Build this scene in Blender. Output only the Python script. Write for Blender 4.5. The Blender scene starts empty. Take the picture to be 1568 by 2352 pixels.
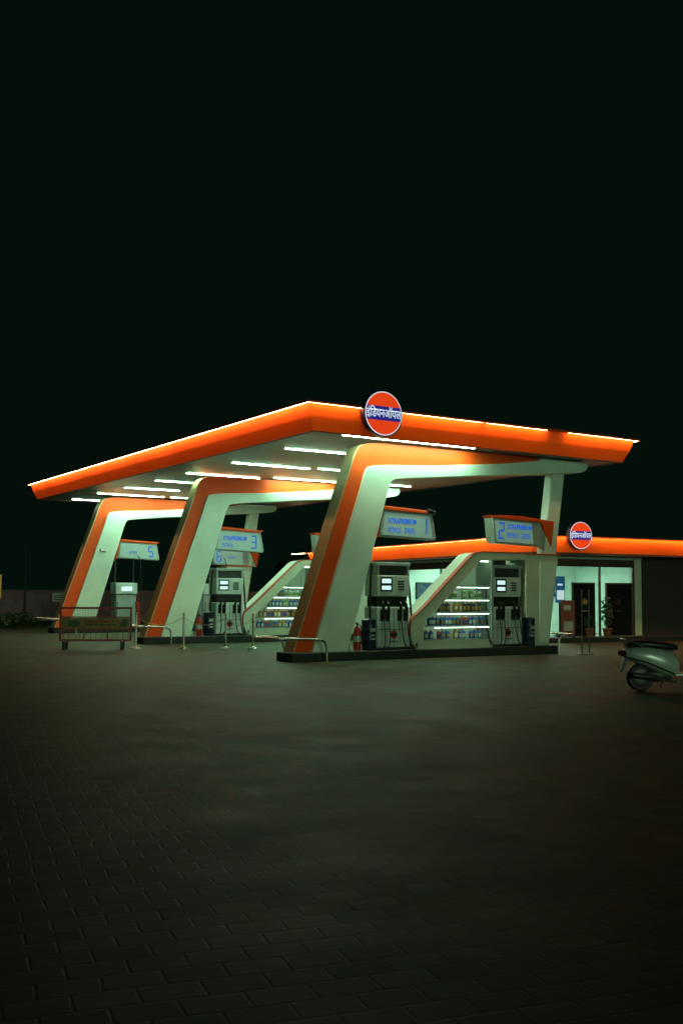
import bpy, bmesh, math, random
from mathutils import Vector, Matrix
random.seed(7)
SC=bpy.context.scene; COL=SC.collection
SC.view_settings.view_transform='Standard'; SC.view_settings.look='None'; SC.view_settings.exposure=0
# ------------------------------------------------------------------ materials
def mat(name,col,rough=.5,metal=0.,em=None,es=0.,var=.12,vs=3.,bump=0.,bs=40.,coat=0.,spec=.5):
    m=bpy.data.materials.new(name); m.use_nodes=True; nt=m.node_tree; N=nt.nodes; L=nt.links
    b=N['Principled BSDF']; b.inputs['Specular IOR Level'].default_value=spec
    geo=N.new('ShaderNodeNewGeometry')
    n=N.new('ShaderNodeTexNoise'); n.inputs['Scale'].default_value=vs; n.inputs['Detail'].default_value=5
    L.new(geo.outputs['Position'],n.inputs['Vector'])
    r=N.new('ShaderNodeMapRange'); r.inputs['From Min'].default_value=.3; r.inputs['From Max'].default_value=.7
    r.inputs['To Min'].default_value=1-var; r.inputs['To Max'].default_value=1+var*.3
    L.new(n.outputs['Fac'],r.inputs['Value'])
    mx=N.new('ShaderNodeVectorMath'); mx.operation='SCALE'; mx.inputs[0].default_value=col[:3]
    L.new(r.outputs['Result'],mx.inputs['Scale']); L.new(mx.outputs['Vector'],b.inputs['Base Color'])
    rr=N.new('ShaderNodeMapRange'); rr.inputs['To Min'].default_value=max(0,rough-.1); rr.inputs['To Max'].default_value=min(1,rough+.12)
    L.new(n.outputs['Fac'],rr.inputs['Value']); L.new(rr.outputs['Result'],b.inputs['Roughness'])
    b.inputs['Metallic'].default_value=metal; b.inputs['Coat Weight'].default_value=coat
    if em:
        b.inputs['Emission Color'].default_value=(*em,1); b.inputs['Emission Strength'].default_value=es
    if bump:
        n2=N.new('ShaderNodeTexNoise'); n2.inputs['Scale'].default_value=bs; L.new(geo.outputs['Position'],n2.inputs['Vector'])
        bp=N.new('ShaderNodeBump'); bp.inputs['Strength'].default_value=bump; bp.inputs['Distance'].default_value=.01
        L.new(n2.outputs['Fac'],bp.inputs['Height']); L.new(bp.outputs['Normal'],b.inputs['Normal'])
    return m
WHITE=mat('white_panel_paint',(.68,.83,.68),.42,var=.14,vs=1.2)
CREAM=mat('cream_paint',(.55,.62,.45),.45,var=.15,vs=2)
ORANGE=mat('orange_panel_paint',(.8,.085,.008),.5,var=.12,vs=1.5,spec=.25)
REDO=mat('dark_orange_edge_paint',(.42,.05,.01),.5,spec=.25)
TRIM=mat('champagne_metal_edge',(.46,.37,.18),.42,.2,var=.15)
FASC=mat('lit_orange_fascia',(.92,.135,.012),.5,em=(1.,.08,.004),es=.15,var=.2,vs=.6,spec=.2)
LEDO=mat('orange_light_strip',(.9,.4,.1),em=(1.,.64,.3),es=48.)
TUBE=mat('white_light_tube',(.9,.9,.9),em=(.56,1.,.69),es=140.)
LAMPW=mat('shop_ceiling_light',(.9,.9,.9),em=(.68,1.,.85),es=58.)
CASEL=mat('case_light',(.9,.9,.9),em=(.8,1.,.8),es=12.)
BLACK=mat('black_plastic',(.012,.013,.013),.4)
DARK=mat('dark_kerb_paint',(.014,.02,.015),.7,bump=.3)
CONC=mat('island_concrete',(.12,.13,.1),.8,bump=.3)
DGREY=mat('dark_grey_metal',(.05,.055,.055),.45,.3)
LGREY=mat('light_grey_enamel',(.38,.45,.4),.35,.1)
PUMPW=mat('pump_white_enamel',(.56,.66,.58),.3,coat=.3)
RED=mat('red_paint',(.42,.025,.012),.4)
BARRED=mat('worn_red_barrier_paint',(.22,.022,.013),.5,var=.35,vs=9)
BLUEB=mat('blue_drum_paint',(.006,.014,.045),.4)
STEEL=mat('brushed_steel',(.5,.48,.4),.28,.95)
BRASS=mat('brass_chain',(.5,.36,.12),.35,.9)
SIGNF=mat('lit_sign_face',(.3,.42,.36),.3,em=(.42,.80,.62),es=.17)
SIGNB=mat('blue_sign_lettering',(.005,.05,.3),.3,em=(.004,.11,.62),es=.75)
LOGOO=mat('lit_logo_orange',(.8,.08,.02),.3,em=(1.,.065,.008),es=.68)
LOGOB=mat('lit_logo_blue',(.02,.02,.3),.3,em=(.02,.018,.22),es=.8)
LOGOW=mat('lit_logo_white',(.8,.8,.85),.3,em=(.75,.85,1.),es=.7)
LCD=mat('lit_lcd_screen',(.5,.6,.6),.2,em=(.65,.95,.95),es=.9)
YELL=mat('faded_yellow_banner',(.2,.15,.035),.6,var=.5,vs=6)
GREENP=mat('green_print',(.03,.07,.03),.6)
RUBBER=mat('black_rubber',(.014,.014,.014),.6)
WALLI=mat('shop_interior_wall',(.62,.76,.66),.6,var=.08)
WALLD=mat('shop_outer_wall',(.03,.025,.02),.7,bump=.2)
BROWN=mat('dark_brown_frame',(.06,.028,.016),.45)
TILE=mat('shop_floor_tile',(.3,.32,.29),.25)
BWALL=mat('pinkish_boundary_wall',(.34,.22,.25),.8,bump=.4,bs=8,var=.3)
SCOOT=mat('scooter_silver_paint',(.56,.64,.56),.3,.2,coat=.6,var=.05)
LEAF=mat('leaf_green',(.04,.08,.03),.6,var=.5,vs=5)
BARK=mat('bark',(.08,.06,.04),.8,bump=.6)
POT=mat('terracotta_pot',(.3,.09,.04),.7)
BLUEK=mat('blue_poster_print',(.03,.16,.4),.4,em=(.03,.2,.5),es=.2)
BOTG=mat('green_bottle',(.1,.32,.06),.4);BOTB=mat('blue_bottle',(.03,.14,.42),.4);BOTR=mat('red_bottle',(.5,.06,.02),.4)
BOTW=mat('white_bottle',(.6,.62,.5),.4);BOTO=mat('amber_bottle',(.4,.22,.03),.4);BOTK=mat('dark_bottle',(.03,.04,.06),.4)
GOLD=mat('gold_print',(.4,.28,.06),.4)
def glassmat():
    m=bpy.data.materials.new('clear_glass'); m.use_nodes=True; N=m.node_tree.nodes; L=m.node_tree.links
    N.clear(); o=N.new('ShaderNodeOutputMaterial'); mx=N.new('ShaderNodeMixShader'); t=N.new('ShaderNodeBsdfTransparent'); g=N.new('ShaderNodeBsdfGlossy')
    t.inputs[0].default_value=(.92,.97,.94,1); g.inputs['Roughness'].default_value=.05; mx.inputs[0].default_value=.05
    L.new(t.outputs[0],mx.inputs[1]); L.new(g.outputs[0],mx.inputs[2]); L.new(mx.outputs[0],o.inputs[0])
    return m
GLASS=glassmat()
def soffitmat():
    m=mat('slatted_metal_soffit',(.46,.52,.42),.35,.25,var=.1)
    N=m.node_tree.nodes;L=m.node_tree.links;b=N['Principled BSDF']
    g=N.new('ShaderNodeNewGeometry');s=N.new('ShaderNodeSeparateXYZ');L.new(g.outputs['Position'],s.inputs[0])
    mu=N.new('ShaderNodeMath');mu.operation='MULTIPLY';mu.inputs[1].default_value=2*math.pi/.2;L.new(s.outputs['Y'],mu.inputs[0])
    si=N.new('ShaderNodeMath');si.operation='SINE';L.new(mu.outputs[0],si.inputs[0])
    p=N.new('ShaderNodeMath');p.operation='GREATER_THAN';p.inputs[1].default_value=.93;L.new(si.outputs[0],p.inputs[0])
    bp=N.new('ShaderNodeBump');bp.invert=True;bp.inputs['Strength'].default_value=.8;bp.inputs['Distance'].default_value=.02
    L.new(p.outputs[0],bp.inputs['Height']);L.new(bp.outputs['Normal'],b.inputs['Normal'])
    sc=b.inputs['Base Color'].links[0].from_node
    mm=N.new('ShaderNodeVectorMath');mm.operation='SCALE';L.new(sc.outputs['Vector'],mm.inputs[0])
    mr=N.new('ShaderNodeMapRange');mr.inputs['To Min'].default_value=1;mr.inputs['To Max'].default_value=.45;L.new(p.outputs[0],mr.inputs['Value']);L.new(mr.outputs[0],mm.inputs['Scale'])
    L.new(mm.outputs['Vector'],b.inputs['Base Color'])
    return m
SOFF=soffitmat()
def paving():
    m=bpy.data.materials.new('block_paving'); m.use_nodes=True; N=m.node_tree.nodes; L=m.node_tree.links; b=N['Principled BSDF']
    g=N.new('ShaderNodeNewGeometry'); mp=N.new('ShaderNodeMapping'); mp.inputs['Rotation'].default_value=(0,0,math.radians(12))
    L.new(g.outputs['Position'],mp.inputs['Vector'])
    nz=N.new('ShaderNodeTexNoise'); nz.inputs['Scale'].default_value=.6; L.new(g.outputs['Position'],nz.inputs['Vector'])
    ad=N.new('ShaderNodeVectorMath'); ad.operation='MULTIPLY_ADD'; ad.inputs[1].default_value=(.12,.12,0); L.new(nz.outputs['Color'],ad.inputs[0]); L.new(mp.outputs[0],ad.inputs[2])
    br=N.new('ShaderNodeTexBrick'); L.new(ad.outputs[0],br.inputs['Vector'])
    br.inputs['Scale'].default_value=1.; br.inputs['Brick Width'].default_value=.25; br.inputs['Row Height'].default_value=.16; br.inputs['Mortar Size'].default_value=.011; br.inputs['Mortar Smooth'].default_value=.8
    br.inputs['Color1'].default_value=(.6,.6,.6,1); br.inputs['Color2'].default_value=(1.15,1.15,1.15,1); br.inputs['Mortar'].default_value=(.5,.5,.5,1); br.inputs['Bias'].default_value=0
    n1=N.new('ShaderNodeTexNoise'); n1.inputs['Scale'].default_value=.22; n1.inputs['Detail'].default_value=3; L.new(g.outputs['Position'],n1.inputs['Vector'])
    sp=N.new('ShaderNodeSeparateXYZ'); L.new(g.outputs['Position'],sp.inputs[0])
    s1=N.new('ShaderNodeMath'); s1.operation='SUBTRACT'; s1.inputs[1].default_value=11.4; L.new(sp.outputs['X'],s1.inputs[0])
    s2=N.new('ShaderNodeMath'); s2.operation='ABSOLUTE'; L.new(s1.outputs[0],s2.inputs[0])
    s3=N.new('ShaderNodeMapRange'); s3.inputs['From Min'].default_value=.12; s3.inputs['From Max'].default_value=.2; s3.inputs['To Min'].default_value=.9; s3.inputs['To Max'].default_value=0; L.new(s2.outputs[0],s3.inputs['Value'])
    r1=N.new('ShaderNodeMapRange'); r1.inputs['From Min'].default_value=.48; r1.inputs['From Max'].default_value=.64; r1.inputs['To Max'].default_value=.8; L.new(n1.outputs['Fac'],r1.inputs['Value'])
    mxm=N.new('ShaderNodeMath'); mxm.operation='MAXIMUM'; L.new(s3.outputs[0],mxm.inputs[0]); L.new(r1.outputs[0],mxm.inputs[1])
    mc=N.new('ShaderNodeMix'); mc.data_type='RGBA'; mc.inputs['A'].default_value=(.076,.114,.062,1); mc.inputs['B'].default_value=(.125,.076,.044,1); L.new(mxm.outputs[0],mc.inputs['Factor'])
    mu=N.new('ShaderNodeMix'); mu.data_type='RGBA'; mu.blend_type='MULTIPLY'; mu.inputs['Factor'].default_value=1; L.new(mc.outputs['Result'],mu.inputs['A']); L.new(br.outputs['Color'],mu.inputs['B'])
    n3=N.new('ShaderNodeTexNoise'); n3.inputs['Scale'].default_value=1.3; n3.inputs['Detail'].default_value=8; L.new(g.outputs['Position'],n3.inputs['Vector'])
    r3=N.new('ShaderNodeMapRange'); r3.inputs['From Min'].default_value=.3; r3.inputs['From Max'].default_value=.7; r3.inputs['To Min'].default_value=.5; r3.inputs['To Max'].default_value=1.15; L.new(n3.outputs['Fac'],r3.inputs['Value'])
    fs=N.new('ShaderNodeVectorMath'); fs.operation='SCALE'; L.new(mu.outputs['Result'],fs.inputs[0]); L.new(r3.outputs[0],fs.inputs['Scale']); L.new(fs.outputs[0],b.inputs['Base Color'])
    r4=N.new('ShaderNodeMapRange'); r4.inputs['To Min'].default_value=.5; r4.inputs['To Max'].default_value=.8; L.new(n3.outputs['Fac'],r4.inputs['Value']); L.new(r4.outputs[0],b.inputs['Roughness'])
    b.inputs['Specular IOR Level'].default_value=.2
    iv=N.new('ShaderNodeMath'); iv.operation='SUBTRACT'; iv.inputs[0].default_value=1; L.new(br.outputs['Fac'],iv.inputs[1])
    ah=N.new('ShaderNodeMath'); ah.operation='MULTIPLY_ADD'; ah.inputs[1].default_value=.9; L.new(n3.outputs['Fac'],ah.inputs[0]); L.new(iv.outputs[0],ah.inputs[2])
    bp=N.new('ShaderNodeBump'); bp.inputs['Strength'].default_value=.28; bp.inputs['Distance'].default_value=.008; L.new(ah.outputs[0],bp.inputs['Height']); L.new(bp.outputs[0],b.inputs['Normal'])
    return m
PAVE=paving()
# ------------------------------------------------------------------ mesh builder
class MB:
    def __init__(s): s.v=[];s.f=[];s.m=[]
    def add(s,vs,fs,mi=0):
        o=len(s.v); s.v+=[tuple(v) for v in vs]; s.f+=[tuple(i+o for i in f) for f in fs]; s.m+=[mi]*len(fs) if isinstance(mi,int) else mi; return s
    def box(s,x0,x1,y0,y1,z0,z1,mi=0):
        return s.add([(x,y,z) for z in(z0,z1) for y in(y0,y1) for x in(x0,x1)],[(0,1,3,2),(4,6,7,5),(0,4,5,1),(2,3,7,6),(0,2,6,4),(1,5,7,3)],mi)
    def py(s,poly,y0,y1,mi=0,me=None):
        n=len(poly); me=mi if me is None else me
        return s.add([(x,y0,z) for x,z in poly]+[(x,y1,z) for x,z in poly],[tuple(range(n)),tuple(range(2*n-1,n-1,-1))]+[(i,(i+1)%n,(i+1)%n+n,i+n) for i in range(n)],[mi,mi]+[me]*n)
    def pz(s,poly,z0,z1,mi=0,ms=None):
        n=len(poly); ms=mi if ms is None else ms
        return s.add([(x,y,z0) for x,y in poly]+[(x,y,z1) for x,y in poly],[tuple(range(n)),tuple(range(2*n-1,n-1,-1))]+[(i,(i+1)%n,(i+1)%n+n,i+n) for i in range(n)],[mi,mi]+[ms]*n)
    def px(s,poly,x0,x1,mi=0):
        n=len(poly)
        return s.add([(x0,y,z) for y,z in poly]+[(x1,y,z) for y,z in poly],[tuple(range(n)),tuple(range(2*n-1,n-1,-1))]+[(i,(i+1)%n,(i+1)%n+n,i+n) for i in range(n)],mi)
    def tube(s,pts,r,n=8,mi=0,closed=False):
        P=[Vector(p) for p in pts]; R=r if isinstance(r,(list,tuple)) else [r]*len(P); vs=[];k=len(P); up=None
        for i,p in enumerate(P):
            if closed: d=P[(i+1)%k]-P[i-1]
            else: d=P[min(i+1,k-1)]-P[max(i-1,0)]
            if d.length<1e-9: d=Vector((0,0,1))
            d.normalize()
            if up is None: up=Vector((0,0,1)) if abs(d.z)<.9 else Vector((1,0,0))
            a=d.cross(up); 
            if a.length<1e-4: a=d.cross(Vector((.3,1,.2)))
            a.normalize(); b=a.cross(d).normalized(); up=b
            for j in range(n):
                t=2*math.pi*j/n; vs.append(p+(a*math.cos(t)+b*math.sin(t))*R[i])
        fs=[(i*n+j,i*n+(j+1)%n,((i+1)%k)*n+(j+1)%n,((i+1)%k)*n+j) for i in range(k if closed else k-1) for j in range(n)]
        if not closed: fs+=[tuple(range(n)),tuple(range(k*n-1,(k-1)*n-1,-1))]
        return s.add(vs,fs,mi)
    def cyl(s,a,b,r,r2=None,n=20,mi=0): return s.tube([a,b],[r,r if r2 is None else r2],n,mi)
    def lathe(s,c,prof,axis='z',n=24,mi=0):
        vs=[];k=len(prof)
        for r,h in prof:
            for j in range(n):
                t=2*math.pi*j/n; a,b=r*math.cos(t),r*math.sin(t)
                vs.append((c[0]+a,c[1]+b,c[2]+h) if axis=='z' else (c[0]+a,c[1]+h,c[2]+b) if axis=='y' else (c[0]+h,c[1]+a,c[2]+b))
        fs=[(i*n+j,i*n+(j+1)%n,(i+1)*n+(j+1)%n,(i+1)*n+j) for i in range(k-1) for j in range(n)]+[tuple(range(n)),tuple(range(k*n-1,(k-1)*n-1,-1))]
        return s.add(vs,fs,mi)
    def ell(s,c,r,n=14,mi=0,k=8):
        prof=[(max(1e-3,math.sin(math.pi*i/k)),-math.cos(math.pi*i/k)) for i in range(k+1)]; o=len(s.v)
        s.lathe((0,0,0),prof,'z',n,mi); s.v[o:]=[(c[0]+v[0]*r[0],c[1]+v[1]*r[1],c[2]+v[2]*r[2]) for v in s.v[o:]]; return s
_tc={}
def txt(mb,body,x0,x1,z0,z1,y,mi,bold=.0,shear=0.):
    """lettering as a flat sheet facing -Y, fitted in x0..x1, z0..z1"""
    key=(body,bold,shear)
    if key not in _tc:
        cu=bpy.data.curves.new('t','FONT'); cu.body=body; cu.size=1; cu.offset=bold; cu.shear=shear; cu.resolution_u=3
        o=bpy.data.objects.new('t',cu); COL.objects.link(o); dg=bpy.context.evaluated_depsgraph_get(); dg.update()
        me=o.evaluated_get(dg).to_mesh(); _tc[key]=([tuple(v.co) for v in me.vertices],[tuple(p.vertices) for p in me.polygons])
        bpy.data.objects.remove(o); bpy.data.curves.remove(cu)
    V,Fc=_tc[key]
    if not V: return
    a,b=min(v[0] for v in V),max(v[0] for v in V); c,d=min(v[1] for v in V),max(v[1] for v in V)
    sx=(x1-x0)/(b-a); sz=(z1-z0)/(d-c)
    mb.add([(x0+(v[0]-a)*sx,y,z0+(v[1]-c)*sz) for v in V],Fc,mi)
SEG={'1':'bc','2':'abged','3':'abgcd','4':'fgbc','5':'afgcd','6':'afgedc'}
def digit(mb,d,x0,z0,w,h,y,mi,t=.04):
    g=t*.25; m=z0+h/2
    B={'a':(x0+t*.6,x0+w-t*.6,z0+h-t,z0+h),'d':(x0+t*.6,x0+w-t*.6,z0,z0+t),'g':(x0+t*.6,x0+w-t*.6,m-t/2,m+t/2),'f':(x0,x0+t,m+g,z0+h-t*.4),'b':(x0+w-t,x0+w,m+g,z0+h-t*.4),'e':(x0,x0+t,z0+t*.4,m-g),'c':(x0+w-t,x0+w,z0+t*.4,m-g)}
    for s in SEG[d]:
        a,b,c,e=B[s]; yy=y-(.001 if s in 'adg' else 0); mb.add([(a,yy,c),(b,yy,c),(b,yy,e),(a,yy,e)],[(0,1,2,3)],mi)
def thing(name,label,cat,loc=(0,0,0),rot=0,group=None):
    o=bpy.data.objects.new(name,None); o.empty_display_size=.2; COL.objects.link(o); o.location=loc; o.rotation_euler=(0,0,rot)
    o['label']=label; o['category']=cat
    if group:o['group']=group
    return o
def part(name,mb,mats,parent=None,off=None,bevel=0,smooth=False,seg=2):
    me=bpy.data.meshes.new(name)
    if off is None: off=(0,0,0)
    vs=[(v[0]-off[0],v[1]-off[1],v[2]-off[2]) for v in mb.v]
    me.from_pydata(vs,[],mb.f)
    for m in (mats if isinstance(mats,(list,tuple)) else [mats]): me.materials.append(m)
    for p,mi in zip(me.polygons,mb.m): p.material_index=mi
    bm=bmesh.new(); bm.from_mesh(me); 
    flat=set(f for f in bm.faces if all(len(e.link_faces)==1 for e in f.edges))
    bmesh.ops.recalc_face_normals(bm,faces=[f for f in bm.faces if f not in flat]); bm.to_mesh(me); bm.free()
    if smooth:
        me.shade_smooth(); me.set_sharp_from_angle(angle=math.radians(38))
    o=bpy.data.objects.new(name,me); COL.objects.link(o)
    if parent: o.parent=parent
    if bevel:
        b=o.modifiers.new('b','BEVEL'); b.width=bevel; b.segments=seg; b.limit_method='ANGLE'; b.angle_limit=math.radians(50)
        if smooth is False: me.shade_smooth(); me.set_sharp_from_angle(angle=math.radians(40))
    return o
def single(name,label,cat,mb,mats,loc,rot=0,group=None,**k):
    o=part(name,mb,mats,None,None,**k); o.location=loc; o.rotation_euler=(0,0,rot); o['label']=label; o['category']=cat
    if group:o['group']=group
    return o
def copy_tree(o,delta=None,parent=None):
    n=o.copy(); COL.objects.link(n)
    if parent: n.parent=parent
    if delta is not None: n.location=Vector(o.location)+Vector(delta)
    for c in list(o.children): copy_tree(c,None,n)
    return n
def chaikin(p,it=2):
    for _ in range(it):
        q=[p[0]]
        for a,b in zip(p[:-1],p[1:]):
            q+=[(a[0]*.75+b[0]*.25,a[1]*.75+b[1]*.25),(a[0]*.25+b[0]*.75,a[1]*.25+b[1]*.75)]
        p=q+[p[-1]]
    return p
# ------------------------------------------------------------------ camera / world
yaw,pitch,roll=.561,.077,.007
cam=bpy.data.cameras.new('camera'); cam.sensor_fit='VERTICAL'; cam.sensor_height=36; cam.lens=2396/2352*36; cam.clip_end=2000
f=Vector((math.sin(yaw)*math.cos(pitch),math.cos(yaw)*math.cos(pitch),math.sin(pitch))); r=Vector((math.cos(yaw),-math.sin(yaw),0)); u=r.cross(f)
c,s=math.cos(roll),math.sin(roll); r2=c*r+s*u; u2=-s*r+c*u
co=bpy.data.objects.new('camera',cam); COL.objects.link(co); SC.camera=co
M=Matrix((r2,u2,-f)).transposed().to_4x4(); M.translation=(0,0,1.5); co.matrix_world=M
w=bpy.data.worlds.new('World'); SC.world=w; w.use_nodes=True
bg=w.node_tree.nodes['Background']; bg.inputs[0].default_value=(.0013,.0047,.0031,1); bg.inputs[1].default_value=1.
sl=bpy.data.lights.new('added_front_sun','SUN'); sl.energy=.55; sl.angle=math.radians(20); sl.color=(.64,1.,.64)  # low sun added to brighten the front faces, no such source on site
so=bpy.data.objects.new('added_front_sun',sl); COL.objects.link(so); so.rotation_euler=Vector((.12,1,-.045)).to_track_quat('-Z','Y').to_euler(); so.location=(0,-20,20)
# ------------------------------------------------------------------ ground
mb=MB().add([(-300,-300,0),(300,-300,0),(300,300,0),(-300,300,0)],[(0,1,2,3)])
g=part('ground',mb,PAVE); g['kind']='structure'
# ------------------------------------------------------------------ canopy
XC,YC,H,W,LN,FI,FH=11.099,18.971,5.528,9.889,21.087,.217,.55
D=8.48; ZS=H-FH; X1,Y1=XC+W,YC+LN
CL=(16,29.5,0)
can=thing('filling_station_canopy','long flat canopy with glowing orange edge on three curved frames','canopy',CL)
def ring(x0,x1,y0,y1,z): return [(x0,y0,z),(x1,y0,z),(x1,y1,z),(x0,y1,z)]
mb=MB(); lv=[ring(XC,X1,YC,Y1,H),ring(XC+.085,X1-.085,YC+.085,Y1-.085,H-.27),ring(XC+FI,X1-FI,YC+FI,Y1-FI,ZS)]
for a,b in zip(lv[:-1],lv[1:]):
    mb.add(a+b,[(i,(i+1)%4,(i+1)%4+4,i+4) for i in range(4)])
fas=part('orange_fascia',mb,FASC,can,CL)
o_=.115
mb=MB().box(XC-o_,X1+o_,YC-o_,Y1+o_,H+.004,H+.035)
for (a,b,c_,d_) in [(XC-o_,X1+o_,YC-o_-.004,YC-o_+.012),(XC-o_,X1+o_,Y1+o_-.012,Y1+o_+.004),(XC-o_-.004,XC-o_+.012,YC-o_+.013,Y1+o_-.013),(X1+o_-.012,X1+o_+.004,YC-o_+.013,Y1+o_-.013)]:
    mb.box(a,b,c_,d_,H-.012,H+.003)
part('roof_deck',mb,ORANGE,can,CL)
part('soffit',MB().box(XC+FI+.004,X1-FI-.004,YC+FI+.004,Y1-FI-.004,ZS+.003,ZS+.05),SOFF,can,CL)
mb=MB()
for (a,b,c_,d_) in [(XC+FI-.02,X1-FI+.02,YC+FI-.02,YC+FI+.04),(XC+FI-.02,X1-FI+.02,Y1-FI-.04,Y1-FI+.02),(XC+FI-.02,XC+FI+.04,YC+FI+.04,Y1-FI-.04),(X1-FI-.04,X1-FI+.02,YC+FI+.04,Y1-FI-.04)]:
    mb.box(a,b,c_,d_,ZS-.025,ZS-.002)
part('soffit_edge_trim',mb,BROWN,can,CL)
segs=[]
for a,b in [(XC-.08,13.3),(13.34,15.8),(15.92,17.85),(18.55,20.1),(20.13,X1+.08)]: segs.append((a,b,YC-.09,YC-.06))
y=YC-.03
while y<Y1: segs.append((XC-.09,XC-.06,y,min(y+2.36,Y1))); y+=2.4
y=YC-.03
while y<Y1: segs.append((X1+.06,X1+.09,y,min(y+2.36,Y1))); y+=2.4
for a,b,c_,d_ in segs:
    part('edge_light_strip',MB().box(a,b,c_,d_,H-.006,H+.002),LEDO,fas,CL)
tubes=[(12.2,15.9,19.36),(12.2,14.0,21.98),(12.4,14.8,25.28),(15.0,17.4,25.1),(12.4,14.8,28.3),(15.1,17.3,27.9),(12.45,13.7,30.8),(12.45,14.4,33.5),(12.4,14.9,36.1),(15.15,16.4,36.0),(12.4,13.65,39.0),(18.3,20.0,27.6),(15.6,18.0,21.98),(15.4,17.8,33.4),(15.4,17.8,30.8)]
for a,b,y in tubes:
    hs=part('tube_housing',MB().box(a-.03,b+.03,y-.05,y+.05,ZS-.004,ZS+.001),LGREY,can,CL)
    part('light_tube',MB().box(a,b,y-.03,y+.03,ZS-.009,ZS-.005),TUBE,hs,CL)
OUT=[(11.15,.2),(12.45,3.92)]+chaikin([(12.5,4.05),(12.68,4.62),(12.86,4.88),(13.4,4.93)],2)+[(14.9,4.935),(18.4,4.935)]
MID=[(11.6,.2),(12.86,3.92)]+chaikin([(12.88,4.0),(12.99,4.33),(13.12,4.38),(13.6,4.43)],2)+[(14.93,4.51),(16.95,4.70),(18.18,4.86)]
INN=[(12.5,.2),(13.55,3.75)]+chaikin([(13.56,3.8),(13.68,4.1),(13.9,4.13),(14.3,4.18)],2)+[(16.26,4.36),(19.0,4.59)]+chaikin([(19.2,4.61),(19.75,4.66),(19.93,4.78),(19.9,4.93)],2)
def frame(y0):
    oy0,oy1=y0+.08,y0+.40
    fr=part('support_frame',MB().py([(x+.012,z) for x,z in OUT]+[(18.3,4.84)]+[(x+.05,z-.02) for x,z in MID[::-1]],oy0,oy1),ORANGE,can,CL)
    wp=part('white_frame_panel',MB().py(MID+[(18.3,4.93)]+INN[::-1],y0,y0+.48),WHITE,fr,CL,bevel=.07,seg=4)
    part('edge_trim',MB().py([(x-.03,z) for x,z in OUT[:12]]+[(x+.004,z+.002) for x,z in OUT[:12][::-1]],y0+.03,y0+.45),TRIM,fr,CL)
    part('strut',MB().py([(18.45,2.5),(18.88,2.5),(19.2,4.64),(18.76,4.6)],y0+.1,y0+.38),WHITE,fr,CL,bevel=.03)
    part('joint_collar',MB().box(12.55,12.64,y0+.1,y0+.38,.2,.34),LGREY,fr,CL)
for k in range(3): frame(19.6+k*D)
# ------------------------------------------------------------------ round logo signs
RIM=mat('dark_blue_rim',(.01,.012,.05),.4)
def logo(name_label,loc,rad,rot=0):
    t=thing('round_logo_sign',name_label,'sign',loc,rot,'round lit logo signs')
    R=rad
    part('rim',MB().lathe((0,0,0),[(R*.97,0),(R*1.03,-.02),(R*1.03,-.15),(R*.985,-.165)],'y',48),RIM,t)
    mb=MB(); n=64
    mb.add([(R*.97*math.cos(2*math.pi*i/n),-.168,R*.97*math.sin(2*math.pi*i/n)) for i in range(n)],[tuple(range(n))])
    part('white_ring',mb,LOGOW,t)
    mb=MB(); q=R*.925; mb.add([(q*math.cos(2*math.pi*i/n),-.172,q*math.sin(2*math.pi*i/n)) for i in range(n)],[tuple(range(n))])
    part('orange_disc',mb,LOGOO,t)
    mb=MB(); h0,h1=-.31*R,.31*R; aa=[math.asin(h0/q)+(math.asin(h1/q)-math.asin(h0/q))*i/10 for i in range(11)]
    vs=[(q*math.cos(a),-.176,q*math.sin(a)) for a in aa]+[(-q*math.cos(a),-.176,q*math.sin(a)) for a in aa[::-1]]
    mb.add(vs,[tuple(range(22))]); part('blue_band',mb,LOGOB,t)
    mb=MB(); txt(mb,"इंिडयनऑयल",-.91*R,.91*R,-.24*R,.31*R,-.180,0,bold=.018); part('lettering',mb,LOGOW,t)
    return t
logo('large round orange lit sign with Hindi lettering on canopy edge',(12.88,18.95,5.44),.505)
# ------------------------------------------------------------------ island kit
def island(y0,nm):
    loc=(15,y0+.7,0)
    poly=[(11.05,y0-.05),(11.0,y0+.15),(11.05,y0+.62),(12.4,y0+1.25),(18.75,y0+1.25),(18.8,y0+1.2),(18.8,y0),(18.75,y0-.08),(11.2,y0-.1)]
    t=thing('pump_island',nm,'kerb',loc,0,'raised pump islands')
    part('kerb',MB().pz(poly,0,.2),DARK,t,loc,bevel=.02)
    part('island_top',MB().pz([(x+( .04 if x<15 else -.04),y+(.04 if y<y0+.6 else -.04)) for x,y in poly],.18,.206),CONC,t,loc)
for k in range(3): island(19.6+k*D,['black-kerbed island with two petrol pumps and bottle case','black-kerbed island carrying petrol sign numbered 3','black-kerbed island carrying the gas dispensers'][k])
def hose(mb,pts,r=.014,it=3):
    P=[Vector(p) for p in pts]
    for _ in range(it):
        q=[P[0]]
        for a,b in zip(P[:-1],P[1:]): q+=[a*.75+b*.25,a*.25+b*.75]
        P=q+[P[-1]]
    mb.tube(P,r,6)
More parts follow.
